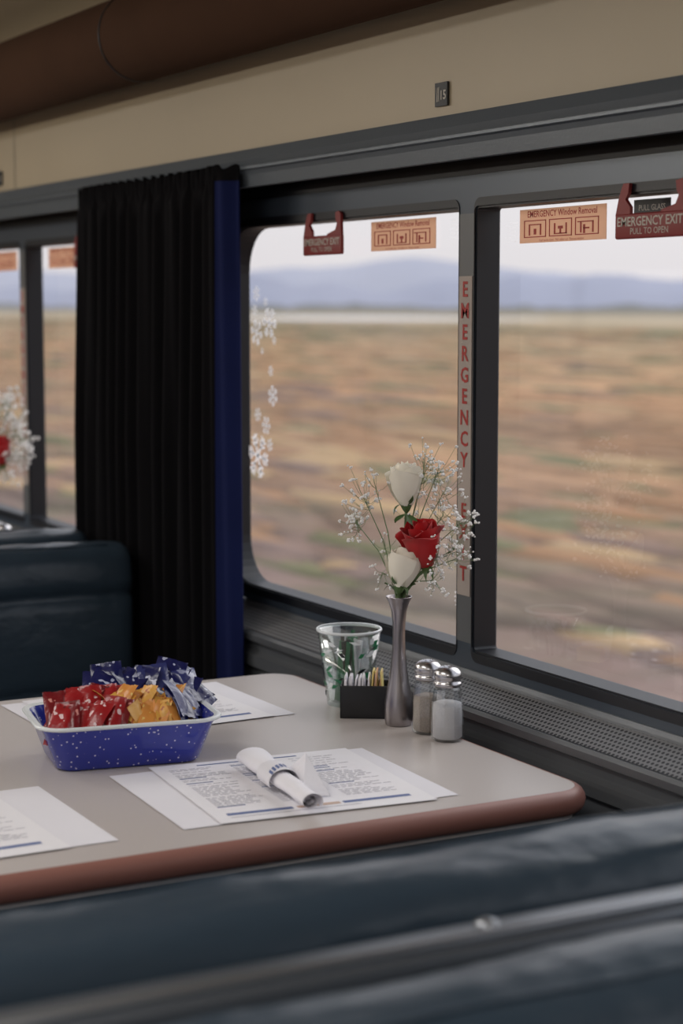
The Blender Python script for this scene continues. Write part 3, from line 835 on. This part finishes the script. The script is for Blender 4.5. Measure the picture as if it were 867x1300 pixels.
# ---------------------------------------------------------------- outside
def field():
    m=bpy.data.materials.new('field_grass');m.use_nodes=True;nt=m.node_tree;N=nt.nodes;L=nt.links;b=N['Principled BSDF']
    b.inputs['Roughness'].default_value=1;b.inputs['Specular IOR Level'].default_value=0
    g=N.new('ShaderNodeNewGeometry');sp=N.new('ShaderNodeSeparateXYZ');L.new(g.outputs['Position'],sp.inputs[0])
    def mth(op,a,bv=None):
        x=N.new('ShaderNodeMath');x.operation=op
        for i,q in enumerate((a,bv)):
            if q is None: continue
            if isinstance(q,(int,float)): x.inputs[i].default_value=q
            else: L.new(q,x.inputs[i])
        return x.outputs[0]
    ax=mth('MAXIMUM',mth('ABSOLUTE',sp.outputs[0]),1)
    def nz(sx,sy,det,ro,off=0,dist=0):
        mp=N.new('ShaderNodeMapping');mp.inputs['Scale'].default_value=(sx,sy,1);mp.inputs['Location'].default_value=(off,off,0)
        L.new(g.outputs['Position'],mp.inputs[0]);n=N.new('ShaderNodeTexNoise');n.inputs['Scale'].default_value=1;n.inputs['Detail'].default_value=det;n.inputs['Roughness'].default_value=ro
        n.inputs['Distortion'].default_value=dist
        L.new(mp.outputs[0],n.inputs['Vector']);return n.outputs['Fac']
    n1=nz(.045,.12,6,.72,0,.5);n2=nz(.012,.03,4,.6,30);n3=nz(.10,.22,4,.6,11,.6);n4=nz(.40,1.3,4,.65,5,.8)
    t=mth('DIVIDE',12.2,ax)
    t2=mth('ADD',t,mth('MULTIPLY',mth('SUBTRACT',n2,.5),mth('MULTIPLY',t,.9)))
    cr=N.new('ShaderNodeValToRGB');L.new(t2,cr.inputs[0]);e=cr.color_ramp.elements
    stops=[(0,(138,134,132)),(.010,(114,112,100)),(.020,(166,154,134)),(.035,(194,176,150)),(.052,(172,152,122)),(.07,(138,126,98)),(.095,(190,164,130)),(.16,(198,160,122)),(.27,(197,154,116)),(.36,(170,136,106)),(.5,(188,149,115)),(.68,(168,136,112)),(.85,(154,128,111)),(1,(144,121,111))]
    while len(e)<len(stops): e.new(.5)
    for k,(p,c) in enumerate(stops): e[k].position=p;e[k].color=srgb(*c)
    def mul(src,fac,f0,f1,a,bb):
        r=N.new('ShaderNodeMapRange');L.new(fac,r.inputs['Value']);r.inputs['From Min'].default_value=f0;r.inputs['From Max'].default_value=f1;r.inputs['To Min'].default_value=a;r.inputs['To Max'].default_value=bb
        hs=N.new('ShaderNodeMix');hs.data_type='RGBA';hs.blend_type='MULTIPLY';hs.inputs['Factor'].default_value=1
        cc=N.new('ShaderNodeCombineColor')
        for i in range(3): L.new(r.outputs[0],cc.inputs[i])
        L.new(src,hs.inputs['A']);L.new(cc.outputs[0],hs.inputs['B']);return hs.outputs['Result']
    c1=mul(cr.outputs[0],n1,.3,.7,.72,1.28)
    c1=mul(c1,n4,.3,.7,.80,1.20)
    gr=N.new('ShaderNodeMix');gr.data_type='RGBA';gr.inputs['B'].default_value=srgb(118,120,92)
    rg=N.new('ShaderNodeMapRange');L.new(n3,rg.inputs['Value']);rg.inputs['From Min'].default_value=.52;rg.inputs['From Max'].default_value=.68;rg.inputs['To Max'].default_value=.55
    L.new(rg.outputs[0],gr.inputs['Factor']);L.new(c1,gr.inputs['A']);L.new(gr.outputs['Result'],b.inputs['Base Color'])
    mb=MB();S=9000;z=-2.7
    mb.add([(-S,-S,z),(S,-S,z),(S,S,z),(-S,S,z)],[(0,1,2,3)],m);mb.make('grass_field')
    return m
fm=field()
b=MB();random.seed(77)
sm=[fm,pmat('scrub_rust',srgb(176,136,102),1,spec=0,var=.15,vscale=2),pmat('scrub_olive',srgb(130,127,94),1,spec=0,var=.15,vscale=2),pmat('scrub_mauve',srgb(148,124,110),1,spec=0,var=.15,vscale=2),pmat('scrub_straw',srgb(200,168,128),1,spec=0,var=.15,vscale=2)]
for i in range(3200):
    x=13*math.exp(random.random()**.9*2.7)
    y=x*random.uniform(.95,3.3)
    s=random.uniform(.20,.60)*(1+x/50)
    cl=mnoise.noise(Vector((x*.06,y*.03,3)))
    w=[7,1,.5,.8,1.2] if cl<0.12 else [5,1,2.2,.8,.4]
    if x>60: w[3]=.2
    b.ball((x,y,-2.72),s,random.choices(sm,w)[0],1,(1.0,random.uniform(2.5,5.5),random.uniform(.12,.26)),.15)
b.make('field_scrub')
b=MB();n=60;rnd=random.Random(3)
b.add([(330+62*math.cos(2*pi*i/n)*(1+.15*math.sin(5*2*pi*i/n)),640+130*math.sin(2*pi*i/n),-2.66) for i in range(n)],[tuple(range(n))],pmat('pond_water',srgb(232,228,228),.4,var=.02,vscale=.01))
b.make('pond')
def ringhill(name,D,hfun,mat):
    b=MB();n=900;vs=[];fs=[]
    for i in range(n):
        a=2*pi*i/n;h=hfun(a)
        vs+= [(D*math.sin(a),D*math.cos(a),-2.75),(D*1.02*math.sin(a),D*1.02*math.cos(a),-2.7+h*.55),(D*1.06*math.sin(a),D*1.06*math.cos(a),-2.7+h)]
    for i in range(n):
        k=(i+1)%n
        for j in range(2): fs.append((3*i+j,3*k+j,3*k+j+1,3*i+j+1))
    b.add(vs,fs,mat,True);b.make(name)
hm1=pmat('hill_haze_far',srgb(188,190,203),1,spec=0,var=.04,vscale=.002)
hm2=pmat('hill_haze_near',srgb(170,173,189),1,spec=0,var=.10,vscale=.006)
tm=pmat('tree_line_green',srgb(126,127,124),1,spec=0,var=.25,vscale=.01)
nf=lambda a,s,o:mnoise.noise(Vector((math.cos(a)*s,math.sin(a)*s,o)))
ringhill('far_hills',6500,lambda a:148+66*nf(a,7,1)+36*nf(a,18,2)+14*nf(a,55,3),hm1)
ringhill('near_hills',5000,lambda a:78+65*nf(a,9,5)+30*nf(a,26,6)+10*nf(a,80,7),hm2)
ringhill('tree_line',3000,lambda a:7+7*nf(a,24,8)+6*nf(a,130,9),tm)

# world
w=bpy.data.worlds.new('sky');scene.world=w;w.use_nodes=True;N=w.node_tree.nodes;L=w.node_tree.links
bg=N['Background'];tc=N.new('ShaderNodeTexCoord');sp=N.new('ShaderNodeSeparateXYZ');L.new(tc.outputs['Generated'],sp.inputs[0])
cr=N.new('ShaderNodeValToRGB');e=cr.color_ramp.elements
e[0].position=0;e[0].color=(.83,.79,.81,1);e[1].position=.07;e[1].color=(.90,.88,.90,1)
x=e.new(.4);x.color=(.88,.93,1.04,1)
L.new(sp.outputs[2],cr.inputs[0]);L.new(cr.outputs[0],bg.inputs['Color']);bg.inputs['Strength'].default_value=1.0

# ---------------------------------------------------------------- camera
cd=bpy.data.cameras.new('camera');co=bpy.data.objects.new('camera',cd);scene.collection.objects.link(co)
cd.sensor_fit='VERTICAL';cd.sensor_height=36;cd.sensor_width=24;cd.lens=65.63
cd.clip_start=.05;cd.clip_end=30000
co.location=(0,0,1.34);co.rotation_euler=(math.radians(90-6.26),0,math.radians(-28.4))
cd.dof.use_dof=True;cd.dof.focus_distance=2.55;cd.dof.aperture_fstop=4.0
scene.camera=co
